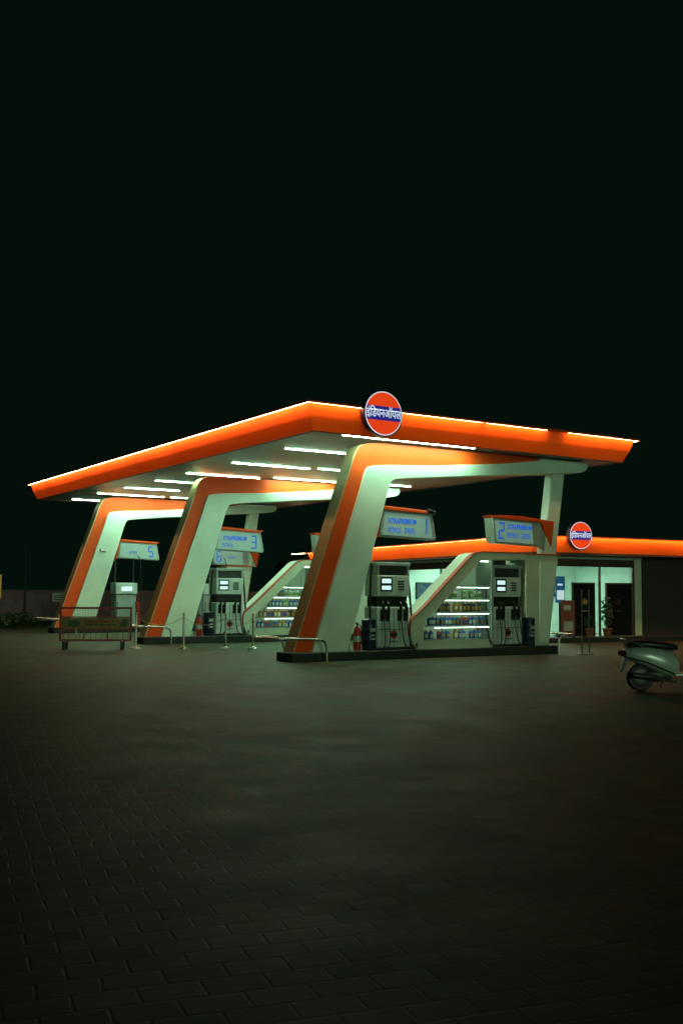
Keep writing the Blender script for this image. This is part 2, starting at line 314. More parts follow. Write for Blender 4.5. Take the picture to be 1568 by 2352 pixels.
def pump(xc,yf,label):
    z=.206; loc=(xc,yf+.28,z); t=thing('fuel_dispenser',label,'fuel pump',loc,0,'fuel dispensers')
    w=.45
    part('lower_cabinet',MB().box(xc-w,xc+w,yf,yf+.55,z+.03,1.18),PUMPW,t,loc,bevel=.02)
    part('cabinet_seams',MB().box(xc-w+.02,xc+w-.02,yf-.004,yf+.004,.66,.672).box(xc-.006,xc+.006,yf-.004,yf+.004,z+.08,1.12).box(xc-w-.003,xc+w+.003,yf-.003,yf+.553,z,z+.06),BLACK,t,loc)
    part('nozzle_bay',MB().box(xc-w+.03,xc+w-.03,yf+.08,yf+.47,1.18,1.42),BLACK,t,loc)
    hd=part('display_head',MB().box(xc-w,xc+w,yf+.01,yf+.54,1.42,1.9),PUMPW,t,loc,bevel=.02)
    part('lcd_screen',MB().box(xc-.33,xc-.08,yf-.002,yf+.02,1.72,1.82).box(xc-.33,xc-.08,yf-.002,yf+.02,1.57,1.66),LCD,hd,loc)
    part('screen_bezel',MB().box(xc-.37,xc-.04,yf+.002,yf+.014,1.53,1.86),BLACK,hd,loc)
    kb=MB()
    for i in range(3):
        for j in range(4): kb.box(xc+.12+i*.06,xc+.16+i*.06,yf-.008,yf+.012,1.56+j*.06,1.6+j*.06)
    part('keypad',kb,DGREY,hd,loc)
    cr=part('top_crown',MB().box(xc-w-.02,xc+w+.02,yf,yf+.55,2.12,2.2).box(xc-w,xc-w+.06,yf+.02,yf+.53,1.9,2.12).box(xc+w-.06,xc+w,yf+.02,yf+.53,1.9,2.12),LGREY,t,loc,bevel=.01)
    part('crown_recess',MB().box(xc-w+.06,xc+w-.06,yf+.06,yf+.5,1.9,2.12),DGREY,cr,loc)
    mb=MB(); n=24
    mb.add([(xc+.095*math.cos(2*math.pi*i/n),yf-.006,.55+.1*math.sin(2*math.pi*i/n)) for i in range(n)],[tuple(range(n))],0)
    mb.add([(xc-.094,yf-.008,.52),(xc+.094,yf-.008,.52),(xc+.094,yf-.008,.58),(xc-.094,yf-.008,.58)],[(0,1,2,3)],1)
    for i in range(9): mb.box(xc-.12+i*.027,xc-.104+i*.027,yf-.007,yf-.003,.38,.41,1)
    part('round_logo_sticker',mb,[RED,BLUEB],t,loc)
    for i,dx in enumerate((-.34,-.2,.14,.3)):
        nz=MB(); x=xc+dx
        nz.box(x-.045,x+.045,yf-.05,yf+.0,.86,1.12).box(x-.02,x+.02,yf-.11,yf-.05,.92,1.2).tube([(x,yf-.08,1.18),(x,yf-.1,1.25),(x,yf-.03,1.3)],.017,6)
        part('fuel_nozzle',nz,BLACK,t,loc)
        hs=MB(); sg=-1 if dx<0 else 1; xs=xc+sg*(w+.03+.03*(i%2))
        hose(hs,[(x,yf-.09,.95),(x,yf-.16,.5),(x+sg*.05,yf-.2,.25),(xs+sg*.12,yf-.12,.23),(xs+sg*.1,yf+.1,.6),(xs+sg*.06,yf+.15,1.5),(xs,yf+.2,2.15),(xs-sg*.06,yf+.2,2.16)])
        part('fuel_hose',hs,RUBBER,t,loc)
    return t
p1=pump(13.8,19.68,'white petrol dispenser with black nozzles and hoses by the curved leg')
p2=pump(17.22,19.68,'white petrol dispenser with black nozzles beside the oil display case')
p3=copy_tree(p1,(0,D,0)); p3['label']='white petrol dispenser with lit screens beside red extinguisher'
p4=copy_tree(p2,(0,D,0))
def cng(xc,yf,label):
    z=.206; loc=(xc,yf+.25,z); t=thing('gas_dispenser',label,'fuel pump',loc,0,'fuel dispensers')
    part('lower_cabinet',MB().box(xc-.38,xc+.38,yf,yf+.5,z,1.35),LGREY,t,loc,bevel=.02)
    part('display_head',MB().box(xc-.42,xc+.42,yf-.03,yf+.53,1.38,1.8),PUMPW,t,loc,bevel=.03)
    part('lcd_screen',MB().box(xc-.2,xc+.2,yf-.04,yf-.02,1.5,1.66),LCD,t,loc)
    part('red_side_panel',MB().box(xc+.42,xc+.6,yf+.05,yf+.4,z,1.1),RED,t,loc,bevel=.02)
    ms=MB().tube([(xc-.35,yf+.25,1.8),(xc-.35,yf+.25,2.95)],.03,8).tube([(xc+.35,yf+.25,1.8),(xc+.35,yf+.25,2.95)],.03,8).tube([(xc-.35,yf+.25,2.95),(xc+.35,yf+.25,2.95)],.03,8)
    part('hose_mast',ms,DGREY,t,loc)
    for sg in(-1,1):
        hs=MB(); hose(hs,[(xc+sg*.33,yf+.1,2.9),(xc+sg*.5,yf-.1,2.7),(xc+sg*.52,yf-.15,1.2),(xc+sg*.5,yf-.1,.5),(xc+sg*.4,yf-.1,.4),(xc+sg*.34,yf-.04,1.1)]); part('fuel_hose',hs,RUBBER,t,loc)
    return t
c1=cng(13.75,19.68+2*D,'grey gas dispenser with white head and hose mast'); c2=copy_tree(c1,(3.5,0,0))
def nsign(x0,y0,kind,digit_,lines,dz=0.,label=''):
    yc=y0+.24; loc=((x0+.8),yc,2.8+dz); t=thing('number_sign',label,'sign',loc,0,'lit pump number signs')
    ya,yb=yc-.16,yc+.16
    if kind=='L':
        body=[(0,0),(1.58,-.06),(1.62,-.0),(1.5,.56),(.08,.6)]; top=[(.08,.6),(1.5,.56),(1.58,.62),(.2,.69),(.1,.69)]
        side=[(-.1,-.1),(0,0),(.08,.6),(.2,.69),(.05,.7)]
        face=[(.06,.03),(1.52,-.02),(1.42,.5),(.13,.55)]
    else:
        body=[(.02,.56),(.08,.0),(.14,-.06),(1.62,-.1),(1.62,.5)]; top=[(-.02,.62),(.02,.56),(1.62,.5),(1.95,-.1),(2.05,.55),(.9,.64)]
        side=[(1.62,-.1),(1.95,-.12),(1.66,.48),(1.62,.5)]
        face=[(.09,.51),(.15,-.02),(1.36,-.05),(1.3,.46)]
    P=lambda q:[(x0+a,2.8+dz+b) for a,b in q]
    part('sign_body',MB().py(P(body),ya,yb),LGREY,t,loc,bevel=.02)
    part('orange_top',MB().py(P(top),ya-.03,yb+.03),ORANGE,t,loc,bevel=.01)
    part('end_bracket',MB().py(P(side),ya+.04,yb-.04),LGREY if kind=='R' else ORANGE,t,loc)
    mb=MB(); mb.add([(x,ya-.006,z) for x,z in P(face)],[tuple(range(4))]); part('lit_face',mb,SIGNF,t,loc)
    zz=2.8+dz
    if digit_:
        mb=MB()
        if kind=='L': digit(mb,digit_,x0+1.16 if digit_!='1' else x0+1.14,zz+.06,.2,.4,ya-.012,0)
        else: digit(mb,digit_,x0+.2,zz+.04,.2,.42,ya-.012,0)
        part('number',mb,SIGNB,t,loc)
    tx=x0+.22 if kind=='L' else x0+.48
    mb=MB()
    if lines==['CNG']: txt(mb,'CNG',tx+.2,tx+.5,zz+.18,zz+.28,ya-.012,0,bold=.02)
    else:
        txt(mb,lines[0],tx,tx+.8,zz+.29,zz+.42,ya-.012,0,bold=.03)
        if len(lines)>1:
            wd=.78 if 'DIESEL' in lines[1] else .36
            txt(mb,lines[1],tx,tx+wd,zz+.08,zz+.2,ya-.012,0,bold=.015)
    part('lettering',mb,SIGNB,t,loc)
    return t
nsign(13.4,19.6,'L','1',['XTRAPREMIUM','PETROL   DIESEL'],0,'lit sign numbered 1 for petrol and diesel on curved leg')
nsign(16.72,19.6,'R','2',['XTRAPREMIUM','PETROL   DIESEL'],0,'lit sign numbered 2 for petrol and diesel on strut')
nsign(13.3,19.6+D,'L','3',['XTRAPREMIUM','PETROL'],-.06,'lit sign numbered 3 for petrol on curved leg')
nsign(16.72,19.6+D,'R',None,['XTRAPREMIUM'],-.06,'lit petrol sign without number fixed to a strut')
nsign(13.4,19.6+2*D,'L','5',['CNG'],-.1,'lit sign numbered 5 for gas on curved leg')
nsign(17.15,19.6+2*D,'R','6',['CNG'],-.2,'lit sign numbered 6 for gas on strut')
CASEB=mat('glowing_case_back',(.4,.48,.38),.4,em=(.5,.8,.5),es=.14)  # back panel is no lamp; faint emission imitates the glow seen through the case
def case(y0,label):
    ya,yb=y0+.02,y0+.62; loc=(15.7,y0+.3,.206); t=thing('oil_display_case',label,'display case',loc,0,'oil display cases')
    o1=[(14.36,.206),(14.24,.5)]+chaikin([(14.23,.55),(14.22,.85),(14.5,1.05),(14.8,1.3)],2)+chaikin([(15.9,2.27),(16.1,2.45),(16.35,2.5),(16.6,2.5)],2)+[(17.78,2.5)]
    i1=[(14.62,.206),(14.6,.45)]+chaikin([(14.61,.6),(14.64,.85),(14.85,.98),(15.05,1.16)],2)+chaikin([(15.98,1.98),(16.2,2.2),(16.35,2.3),(16.66,2.32)],2)+[(17.78,2.34)]
    part('arched_frame',MB().py(o1+i1[::-1],ya,yb),CREAM,t,loc,bevel=.015)
    part('orange_top_line',MB().py([(x-.012,z+.022) for x,z in o1[1:]]+[(x-.002,z+.002) for x,z in o1[1:][::-1]],ya-.01,ya+.14),REDO,t,loc)
    part('plinth',MB().box(14.62,16.72,ya+.03,yb-.03,.206,.4),CREAM,t,loc)
    part('side_post',MB().box(16.66,16.72,ya+.01,yb-.01,.4,2.33),LGREY,t,loc)
    gl=[(14.62,.4)]+i1[2:-1]+[(16.66,.4)]
    part('glass_front',MB().py(gl,ya+.012,ya+.018),GLASS,t,loc)
    part('back_panel',MB().py(gl,yb-.04,yb-.03),CASEB,t,loc)
    for z,xa in[(.42,14.66),(.74,14.75),(1.06,14.98),(1.37,15.3),(1.7,15.7)]:
        part('shelf',MB().box(xa,16.65,ya+.05,yb-.05,z-.018,z),LGREY,t,loc)
        part('shelf_light',MB().box(xa+.3,16.6,ya+.04,ya+.052,z+.264,z+.273) if z<1.6 else MB().box(16.3,16.6,ya+.05,ya+.07,2.27,2.29),CASEL,t,loc)
    mu=MB()
    for x,z in[(15.15,1.2),(15.75,1.7),(16.2,2.15)]: mu.box(x-.012,x+.012,ya+.02,ya+.03,.4,z)
    part('mullion',mu,LGREY,t,loc)
    return t
case(19.6,'arched glass display case full of oil bottles between two pumps'); case(19.6+D,'arched glass case of bottles beside red extinguisher')
def bottle(body,cap,lab,h=.22,w=.1):
    me=MB(); me.py([(-w/2,0),(w/2,0),(w/2,h*.68),(w*.15,h*.84),(-w*.3,h*.84),(-w/2,h*.7)],-.032,.032,0)
    me.cyl((-w*.08,0,h*.84),(-w*.08,0,h),.018,n=8,mi=1); me.box(-w*.42,w*.42,-.035,-.03,h*.15,h*.55,2)
    o=part('oil_bottle',me,[body,cap,lab]); m=o.data; bpy.data.objects.remove(o); return m
kinds=[bottle(BOTG,BOTW,BOTW),bottle(BOTB,BOTR,BOTW),bottle(BOTR,BOTW,BOTB),bottle(BOTW,BOTB,BOTG),bottle(BOTO,BOTK,BOTW,.24),bottle(BOTK,BOTR,BOTO,.24),bottle(BOTB,BOTW,BOTO)]
kn=['green','blue and red','red','white','amber','dark','blue']
rows=[(.42,14.82,[1,2,6,4,1,6]),(.74,14.9,[1,6,1,6,2]),(1.06,15.2,[5,5,4,5]),(1.37,15.55,[3,0,0,3])]
for y0 in(19.6,19.6+D):
    for z,xa,ks in rows:
        x=xa;i=0
        while x<16.5:
            k=ks[(i//2)%len(ks)]
            if y0>20: k=(k+3)%7 if z>.6 else k
            if random.random()>.06:
                b=bpy.data.objects.new('oil_bottle',kinds[k]); COL.objects.link(b); b.location=(x+random.uniform(-.008,.008),y0+.2+random.uniform(-.02,.03),z+.001)
                b.rotation_euler=(0,0,random.uniform(-.15,.15)); b['label']=kn[k]+' engine oil bottle on a display case shelf'; b['category']='bottle'; b['group']='oil bottles on display shelves'
            x+=.122;i+=1
def pillar(y0,k):
    ya=y0+.04; loc=(18.3,y0+.4,.206); t=thing('service_pillar','cream tapered cabinet below the canopy strut','cabinet',loc,0,'cream strut cabinets')
    part('cabinet_body',MB().py([(17.8,.206),(18.55,.206),(18.9,2.48),(17.76,2.48)],ya,ya+.75),CREAM,t,loc,bevel=.03)
    part('recessed_panel',MB().py([(18.2,.3),(18.5,.3),(18.82,2.3),(18.25,2.3)],ya-.012,ya+.01),WHITE,t,loc,bevel=.006)
    part('orange_cap',MB().box(17.74,18.94,ya-.02,ya+.77,2.482,2.51),ORANGE,t,loc)
for k in range(3): pillar(19.6+k*D,k)
def drum(x,y,l):
    loc=(x,y,.206); t=thing('waste_drum',l,'drum',loc,0,'blue drums on the islands')
    part('drum_body',MB().lathe((0,0,0),[(.155,0),(.162,.02),(.162,.2),(.17,.22),(.162,.24),(.162,.44),(.17,.46),(.162,.48),(.162,.64),(.17,.66)],n=24),BLUEB,t,smooth=True)
    part('lid',MB().lathe((0,0,.66),[(.17,0),(.17,.02),(.1,.05),(.02,.055)],n=24),BLACK,t,smooth=True)
    mb=MB().box(-.07,.07,-.178,-.168,.42,.5).box(-.04,.04,-.178,-.168,.32,.36).box(-.06,.06,-.178,-.168,.24,.28); part('white_stencil',mb,LGREY,t)
    return t
def ext(x,y):
    loc=(x,y,.206); t=thing('fire_extinguisher','red fire extinguisher standing beside the blue drum','fire extinguisher',loc,0,'fire extinguishers')
    part('cylinder_body',MB().lathe((0,0,0),[(.085,0),(.09,.02),(.09,.42),(.07,.5),(.03,.54)],n=18),RED,t,smooth=True)
    part('valve',MB().cyl((0,0,.54),(0,0,.62),.02,n=8).box(-.06,.04,-.012,.012,.6,.625),DGREY,t)
    h=MB(); hose(h,[(0,-.02,.58),(.08,-.05,.56),(.1,-.04,.3),(.09,-.04,.15)],.012); part('hose',h,RUBBER,t)
    part('label_band',MB().lathe((0,0,.2),[(.0915,0),(.0915,.12)],n=18),LGREY,t)
for k in range(2):
    dy=k*D
    drum(13.14,19.72+dy,'dark blue drum standing beside petrol dispenser on island'); ext(12.84,19.74+dy)
drum(17.9,19.69,'dark blue drum standing in front of cream cabinet')
def hoop(pts,loc,l):
    mb=MB(); P=[Vector(p) for p in pts]
    for _ in range(2):
        q=[P[0]]
        for a,b in zip(P[:-1],P[1:]): q+=[a*.8+b*.2,a*.2+b*.8]
        P=q+[P[-1]]
    mb.tube([p-Vector(loc) for p in P],.027,10)
    single('guard_rail',l,'guard rail',mb,STEEL,loc,group='bent pipe guard rails',smooth=True)
for k in range(3):
    y=19.6+k*D
    hoop([(11.8,y-.28,0),(11.78,y-.28,.44),(11.5,y-.3,.5),(10.55,y-.2,.52),(10.4,y+.3,.52),(10.55,y+.85,.52),(11.4,y+1.0,.5),(11.5,y+1.0,0)],(11,y,0),'bent steel pipe guard around the foot of curved leg')
    hoop([(18.55,y-.28,0),(18.58,y-.28,.4),(18.8,y-.3,.47),(19.25,y-.15,.48),(19.35,y+.6,.48),(19.2,y+1.4,.48),(18.6,y+1.5,.45),(18.55,y+1.5,0)],(19,y,0),'bent steel pipe guard around the island end')
ST=[(10.04,25.98),(11.15,25.46),(12.14,25.0),(12.79,24.70)]
for x,y in ST:
    t=thing('queue_post','slim steel barrier post on a round base','barrier post',(x,y,0),0,'barrier posts joined by chain')
    part('base',MB().lathe((0,0,0),[(.15,0),(.15,.02),(.05,.05),(.03,.07)],n=20),STEEL,t,smooth=True)
    part('post',MB().cyl((0,0,.05),(0,0,.88),.026,n=12),STEEL,t,smooth=True)
    part('finial',MB().ell((0,0,.91),(.035,.035,.04)),STEEL,t,smooth=True)
def chain(a,b,sag,loc):
    mb=MB(); A,B=Vector(a),Vector(b); n=int((B-A).length/.055)
    for i in range(n):
        t0=i/n; t1=(i+1)/n
        p=A.lerp(B,t0)-Vector((0,0,sag*4*t0*(1-t0))); q=A.lerp(B,t1)-Vector((0,0,sag*4*t1*(1-t1))); c_=(p+q)/2; d=(q-p).normalized(); h=.034
        sd=d.cross(Vector((0,0,1))).normalized(); 
        if i%2: sd=d.cross(sd)
        mb.tube([c_+d*h-Vector(loc),c_+sd*.014-Vector(loc),c_-d*h-Vector(loc),c_-sd*.014-Vector(loc)],.006,4,closed=True)
    single('barrier_chain','thin brass chain sagging between steel barrier posts','chain',mb,BRASS,loc,group='chains between barrier posts')
for (a,b) in zip(ST[:-1],ST[1:]): chain((a[0],a[1],.82),(b[0],b[1],.82),.2,(a[0],a[1],.8))
chain((9.25,26.1,.8),(10.04,25.98,.82),.15,(9.3,26,.8))
ang=math.atan2(-.424,.905)
bt=thing('rolling_barricade','worn red steel barricade with yellow banner on four casters','barricade',(8.98,26.05,0),ang)
fr=MB(); hw=.9
for z in(.24,1.06): fr.box(-hw,hw,-.02,.02,z-.025,z+.025)
for z in(.52,.83): fr.box(-hw+.025,hw-.025,-.015,.015,z-.015,z+.015)
for x in(-hw+.02,hw-.02): fr.box(x-.025,x+.025,-.022,.022,.215,1.085)
for x in(-.3,.3): fr.box(x-.012,x+.012,-.012,.012,.27,.5)
for i in range(13): 
    x=-hw+.1+i*.135; fr.box(x-.005,x+.005,-.008,.008,.26,.51)
part('steel_frame',fr,BARRED,bt)
ms=MB(); 
for i in range(46):
    x=-hw+.05+i*.039; ms.box(x-.002,x+.002,-.003,.003,.84,1.04)
for i in range(6): ms.box(-hw+.04,hw-.04,-.0045,.0045,.86+i*.032,.863+i*.032)
part('wire_mesh',ms,BARRED,bt)
bn=MB(); bn.box(-hw+.05,hw-.05,-.02,-.012,.54,.81,0)
bn.add([(-.7,-.024,.6),(-.5,-.024,.58),(-.35,-.024,.68),(-.5,-.024,.76),(-.68,-.024,.74)],[(0,1,2,3,4)],1)
bn.add([(-.25,-.024,.62),(.5,-.024,.62),(.5,-.024,.655),(-.25,-.024,.655)],[(0,1,2,3)],1).add([(-.25,-.024,.69),(.35,-.024,.69),(.35,-.024,.74),(-.25,-.024,.74)],[(0,1,2,3)],2)
bn.add([(.6,-.024,.6),(.8,-.024,.6),(.8,-.024,.77),(.66,-.024,.77)],[(0,1,2,3)],1)
part('banner',bn,[YELL,GREENP,BARRED],bt)
for x in(-.75,.68):
    ft=part('foot_bar',MB().box(x-.02,x+.02,-.32,.32,.2,.235),BARRED,bt)
    for y in(-.28,.28):
        part('caster',MB().cyl((x-.025,y,.085),(x+.025,y,.085),.085,n=18).box(x-.035,x+.035,y-.025,y+.025,.09,.2),RUBBER,ft)
for x,y in[(18.95,18.9),(19.3,19.0)]:
    t=thing('thin_marker_post','thin dark steel post on a small foot','post',(x,y,0),0,'thin marker posts')
    part('post',MB().cyl((0,0,.02),(0,0,1.62),.018,n=8),DGREY,t); part('foot',MB().lathe((0,0,0),[(.11,0),(.11,.015),(.03,.03)],n=14),DGREY,t)
def seccam(loc,rot,m,l):
    t=thing('security_camera',l,'camera',loc,rot)
    part('camera_body',MB().cyl((-.12,0,0),(.12,0,-.03),.045,n=12),m,t,smooth=True); part('bracket',MB().tube([(0,0,.02),(0,.08,.06),(0,.16,.06)],.015,6),m,t)
    part('lens',MB().cyl((-.121,0,0),(-.135,0,.002),.03,n=12),BLACK,t)
seccam((14.83,19.62,3.42),.2,BLACK,'black security camera fixed on the top of number sign')
seccam((12.75,19.44+2*D,2.95),.3,LGREY,'small grey security camera mounted on white curved leg')
# ------------------------------------------------------------------ shop building
BL=(21.6,23.6,0); BR=math.radians(-7)
sh=thing('shop_building','low white-lit shop with glowing orange roof edge and glass front','building',BL,BR)
LX,LY=14.,17.
part('plinth',MB().box(.3,LX,.35,LY,0,.15),DARK,sh,bevel=.02)
mb=MB()
a=ring(0,LX,0,LY,3.25); b=ring(.12,LX-.12,.12,LY-.12,2.78)
mb.add(a+b,[(i,(i+1)%4,(i+1)%4+4,i+4) for i in range(4)]); bf=part('orange_fascia',mb,FASC,sh)
mb=MB().box(-.115,LX+.115,-.115,LY+.115,3.254,3.285)
for (a,b,c_,d_) in [(-.115,LX+.1,-.119,-.104),(-.119,-.104,-.103,LY+.1)]: mb.box(a,b,c_,d_,3.24,3.253)
part('roof_deck',mb,ORANGE,sh)
x=-.04
while x<LX: part('edge_light_strip',MB().box(x,x+2.3,-.09,-.06,3.243,3.252),LEDO,bf); x+=2.34
y=0
while y<LY: part('edge_light_strip',MB().box(-.09,-.06,y,y+2.3,3.243,3.252),LEDO,bf); y+=2.34
part('eave_soffit',MB().box(.125,LX-.125,.125,LY-.125,2.72,2.78),BROWN,sh)
WX=4.75
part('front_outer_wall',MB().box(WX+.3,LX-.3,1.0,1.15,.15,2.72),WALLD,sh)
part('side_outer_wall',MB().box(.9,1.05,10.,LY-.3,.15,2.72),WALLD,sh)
part('interior_wall',MB().box(WX+.3,WX+.4,1.2,10,.15,2.6),WALLI,sh)
part('interior_end_wall',MB().box(1.06,WX+.29,9.9,9.99,.15,2.6),WALLI,sh)
part('partition_wall',MB().box(1.6,WX+.29,4.4,4.5,.17,2.61),WALLI,sh)
part('ceiling',MB().box(.92,WX+.4,1.0,10,2.62,2.7),WALLI,sh)
part('floor',MB().box(.92,WX+.35,.9,10,.15,.17),TILE,sh)
fm=MB()
for x in(.93,3.35,WX-.03): fm.box(x-.03,x+.03,.97,1.03,.17,2.4)
fm.box(.9,WX,.96,1.04,2.38,2.62)
for y in(2.6,4.4,6.9,9.9): fm.box(.9,.96,y-.03,y+.03,.17,2.4)
fm.box(.88,.98,1.04,9.95,2.38,2.62)
part('window_frame',fm,BROWN,sh)
part('corner_pier',MB().box(WX,WX+.28,.94,1.2,.15,2.71),CREAM,sh)
part('window_glass',MB().box(.97,WX-.07,.995,1.001,.2,2.38),GLASS,sh)
part('window_glass',MB().box(.925,.931,1.05,9.9,.2,2.38),GLASS,sh)
for (x,y) in[(2.7,2.6),(2.7,6.2),(2.7,8.4)]:
    part('ceiling_light',MB().box(x-.9,x+.9,y-.15,y+.15,2.59,2.615),LAMPW,sh)
rk=MB()
for z in(.5,.9,1.3,1.7): rk.box(3.0,4.3,9.5,9.85,z,z+.03)
for x in(3.0,4.27): rk.box(x,x+.03,9.5,9.85,.17,1.9)
part('wall_shelves',rk,DGREY,sh)
DG=mat('dark_door_glass',(.015,.014,.012),.2)
for (xa,xb,gold) in[(2.24,3.04,1),(3.58,4.56,0)]:
    d=part('glass_door',MB().box(xa,xb,.9,.95,.17,1.82),DG,sh)
    part('door_frame',MB().box(xa-.04,xa,.88,.96,.17,1.86).box(xb,xb+.04,.88,.96,.17,1.86).box(xa-.04,xb+.04,.88,.96,1.82,1.87),BROWN,d)
    pm=MB(); pm.add([(xa+.3,.893,1.2),(xa+.5,.893,1.15),(xa+.56,.893,1.3),(xa+.4,.893,1.36)],[(0,1,2,3)]).box(xa+.28,xa+.58,.888,.893,.95,.99); part('door_emblem',pm,GOLD if gold else BROWN,d)
def inb(lx,ly): return (BL[0]+lx*math.cos(BR)-ly*math.sin(BR),BL[1]+lx*math.sin(BR)+ly*math.cos(BR))
def bthing(n,l,c_,lx,ly,z,group=None):
    X,Y=inb(lx,ly); return thing(n,l,c_,(X,Y,z),BR,group)
ac=bthing('air_conditioner','white wall air conditioner inside the shop','air conditioner',2.6,4.2,2.05)
part('casing',MB().box(-.45,.45,-.18,.1,0,.28),WHITE,ac,bevel=.03); part('vent',MB().box(-.4,.4,-.185,-.178,.03,.07),DGREY,ac)
tv=bthing('wall_television','dark flat television on the white shop wall','television',2.05,9.84,1.26)
part('casing',MB().box(-.5,.5,-.02,.05,0,.66),BLACK,tv); part('screen',MB().box(-.47,.47,-.026,-.02,.03,.63),mat('television_picture',(.02,.04,.06),.2,em=(.05,.12,.16),es=.5,var=.9,vs=7),tv)
ks=bthing('blue_poster_stand','blue and white poster stand inside the shop','poster stand',2.0,1.3,.17)
part('panel',MB().box(-.16,.2,-.02,.02,1.05,1.9),BLUEK,ks); part('white_print',MB().box(-.12,.16,-.026,-.021,1.15,1.45).box(-.1,.1,-.026,-.021,1.6,1.66),LOGOW,ks); part('stand_leg',MB().box(-.02,.04,-.02,.02,0,1.05).box(-.15,.18,-.15,.15,0,.02),DGREY,ks)
po=bthing('wall_poster','small printed poster on the shop wall','poster',4.1,4.385,1.35)
part('sheet',MB().box(-.2,.2,-.01,.01,0,.5),PUMPW,po); part('print',MB().box(-.16,.16,-.014,-.011,.05,.2).box(-.16,.1,-.014,-.011,.25,.3),BLUEB,po); part('headline',MB().box(-.16,.16,-.014,-.011,.36,.45),RED,po)
sd=bthing('advert_board','red and white advert board standing by the shop entrance','advert board',1.75,.55,.15)
part('board',MB().box(-.25,.25,-.02,.02,.12,1.15),mat('dull_red_board',(.2,.05,.03),.6),sd); part('white_print',MB().box(-.18,.18,-.026,-.021,.2,.5).box(-.18,.1,-.026,-.021,.85,1.0),LGREY,sd); part('leg',MB().box(-.25,-.21,-.05,.3,0,.12).box(.21,.25,-.05,.3,0,.12),DGREY,sd)
ct=bthing('shop_counter','pale shop counter with red and white packets','counter',2.6,5.6,.17)
part('counter_body',MB().box(-.3,.3,-.9,.9,0,1.),WHITE,ct,bevel=.02); part('packets',MB().box(-.2,.1,-.6,-.3,1.,1.2,0).box(-.2,.1,.1,.5,1.,1.15,1),[RED,BLUEB],ct)
bx=bthing('stacked_cartons','stack of orange and brown cartons beside shop window','cartons',.55,6.6,.15)
part('carton',MB().box(-.2,.2,-.35,.05,0,.4),mat('carton_card',(.3,.18,.08),.8),bx,bevel=.01); part('carton',MB().box(-.18,.18,-.3,.02,.405,.75),RED,bx,bevel=.01)
logo('smaller round orange lit sign with Hindi lettering on shop eave',(*inb(1.72,.0),3.3),.43,BR)
# ------------------------------------------------------------------ plants / trees
def leaves(mb,c,rad,n,size,mi=0):
    for _ in range(n):
        while True:
            p=Vector((random.uniform(-1,1),random.uniform(-1,1),random.uniform(-1,1)))
            if .3<p.length<1: break
        p=Vector((c[0]+p.x*rad[0],c[1]+p.y*rad[1],c[2]+p.z*rad[2])); a=Vector((random.gauss(0,1),random.gauss(0,1),random.gauss(0,.6))).normalized(); b=a.cross(Vector((random.gauss(0,1),random.gauss(0,1),random.gauss(0,1)))).normalized()
        s_=size*random.uniform(.6,1.3); mb.add([p-a*s_,p+b*s_*.4,p+a*s_,p-b*s_*.4],[(0,1,2,3)],mi)
def plant(loc,rot,h,l,name='potted_plant'):
    t=thing(name,l,'plant',loc,rot)
    part('pot',MB().lathe((0,0,0),[(.1,0),(.14,.22),(.16,.24),(.16,.27),(.12,.27),(.11,.24)],n=18),POT,t,smooth=True)
    mb=MB(); 
    for i in range(5):
        a=i*1.3; mb.tube([(0,0,.22),(.05*math.cos(a),.05*math.sin(a),.6*h),(.1*math.cos(a),.1*math.sin(a),h)],[.012,.01,.004],5)
    part('stem',mb,BARK,t); mb=MB(); leaves(mb,(0,0,.25+h*.55),(.19,.19,h*.5),170,.07); part('foliage',mb,LEAF,t)
plant((*inb(3.33,.62),.15),0,1.0,'tall leafy plant in terracotta pot by shop door')
plant((*inb(2.7,.7),.15),0,.4,'small leafy plant in terracotta pot by shop door')
def bush(loc,rx,rz,l):
    t=thing('bush',l,'bush',loc,0,'dark bushes along the boundary'); mb=MB()
    for i in range(6): a=i; mb.tube([(0,0,0),(rx*.3*math.cos(a),rx*.3*math.sin(a),rz*.6),(rx*.7*math.cos(a),rx*.7*math.sin(a),rz*1.1)],[.03,.02,.006],5)
    part('branches',mb,BARK,t); mb=MB()
    for i in range(6): leaves(mb,(random.uniform(-rx,rx)*.6,random.uniform(-.3,.3),rz*random.uniform(.5,.9)),(rx*.5,.4,rz*.5),160,.08)
    part('foliage',mb,LEAF,t)
bush((9.6,40.5,0),.9,.5,'low dark bush in front of the boundary wall'); bush((11.4,42.5,0),1.,.45,'low dark bush beside a small notice sign'); bush((7.8,39.5,0),.8,.6,'low dark bush near a yellow sign')
def tree(loc,h,l,seed):
    random.seed(seed); t=thing('tree',l,'tree',loc,0,'dark trees behind the station'); mb=MB()
    mb.tube([(0,0,0),(.1,.05,h*.3),(.0,.1,h*.55),(.15,0,h*.8)],[.22,.17,.12,.04],8); tips=[]
    for i in range(7):
        a=i*.9+random.random(); z0=h*(.35+.06*i); L_=h*.3*random.uniform(.7,1.1); tip=(L_*math.cos(a),L_*math.sin(a),z0+L_*.7); tips.append(tip); mb.tube([(0.05,.05,z0),(tip[0]*.5,tip[1]*.5,z0+L_*.25),tip],[.09,.06,.02],6)
    part('trunk',mb,BARK,t,smooth=True); mb=MB()
    for p in tips+[(0,0,h*.85)]:
        for j in range(2): leaves(mb,(p[0]+random.uniform(-.5,.5),p[1]+random.uniform(-.5,.5),p[2]+random.uniform(-.3,.4)),(h*.13,h*.13,h*.08),130,.2)
    part('crown',mb,LEAF,t)
for i,(x,y,h) in enumerate([(26,53,4.2),(33,56,4.6),(30,66,5)]): tree((x,y,0),h,'dark leafy tree standing behind the boundary',20+i)
random.seed(3)
wm=MB().box(-14,9,-.1,.1,0,1.45).box(-14.02,9.02,-.14,.14,1.45,1.52)
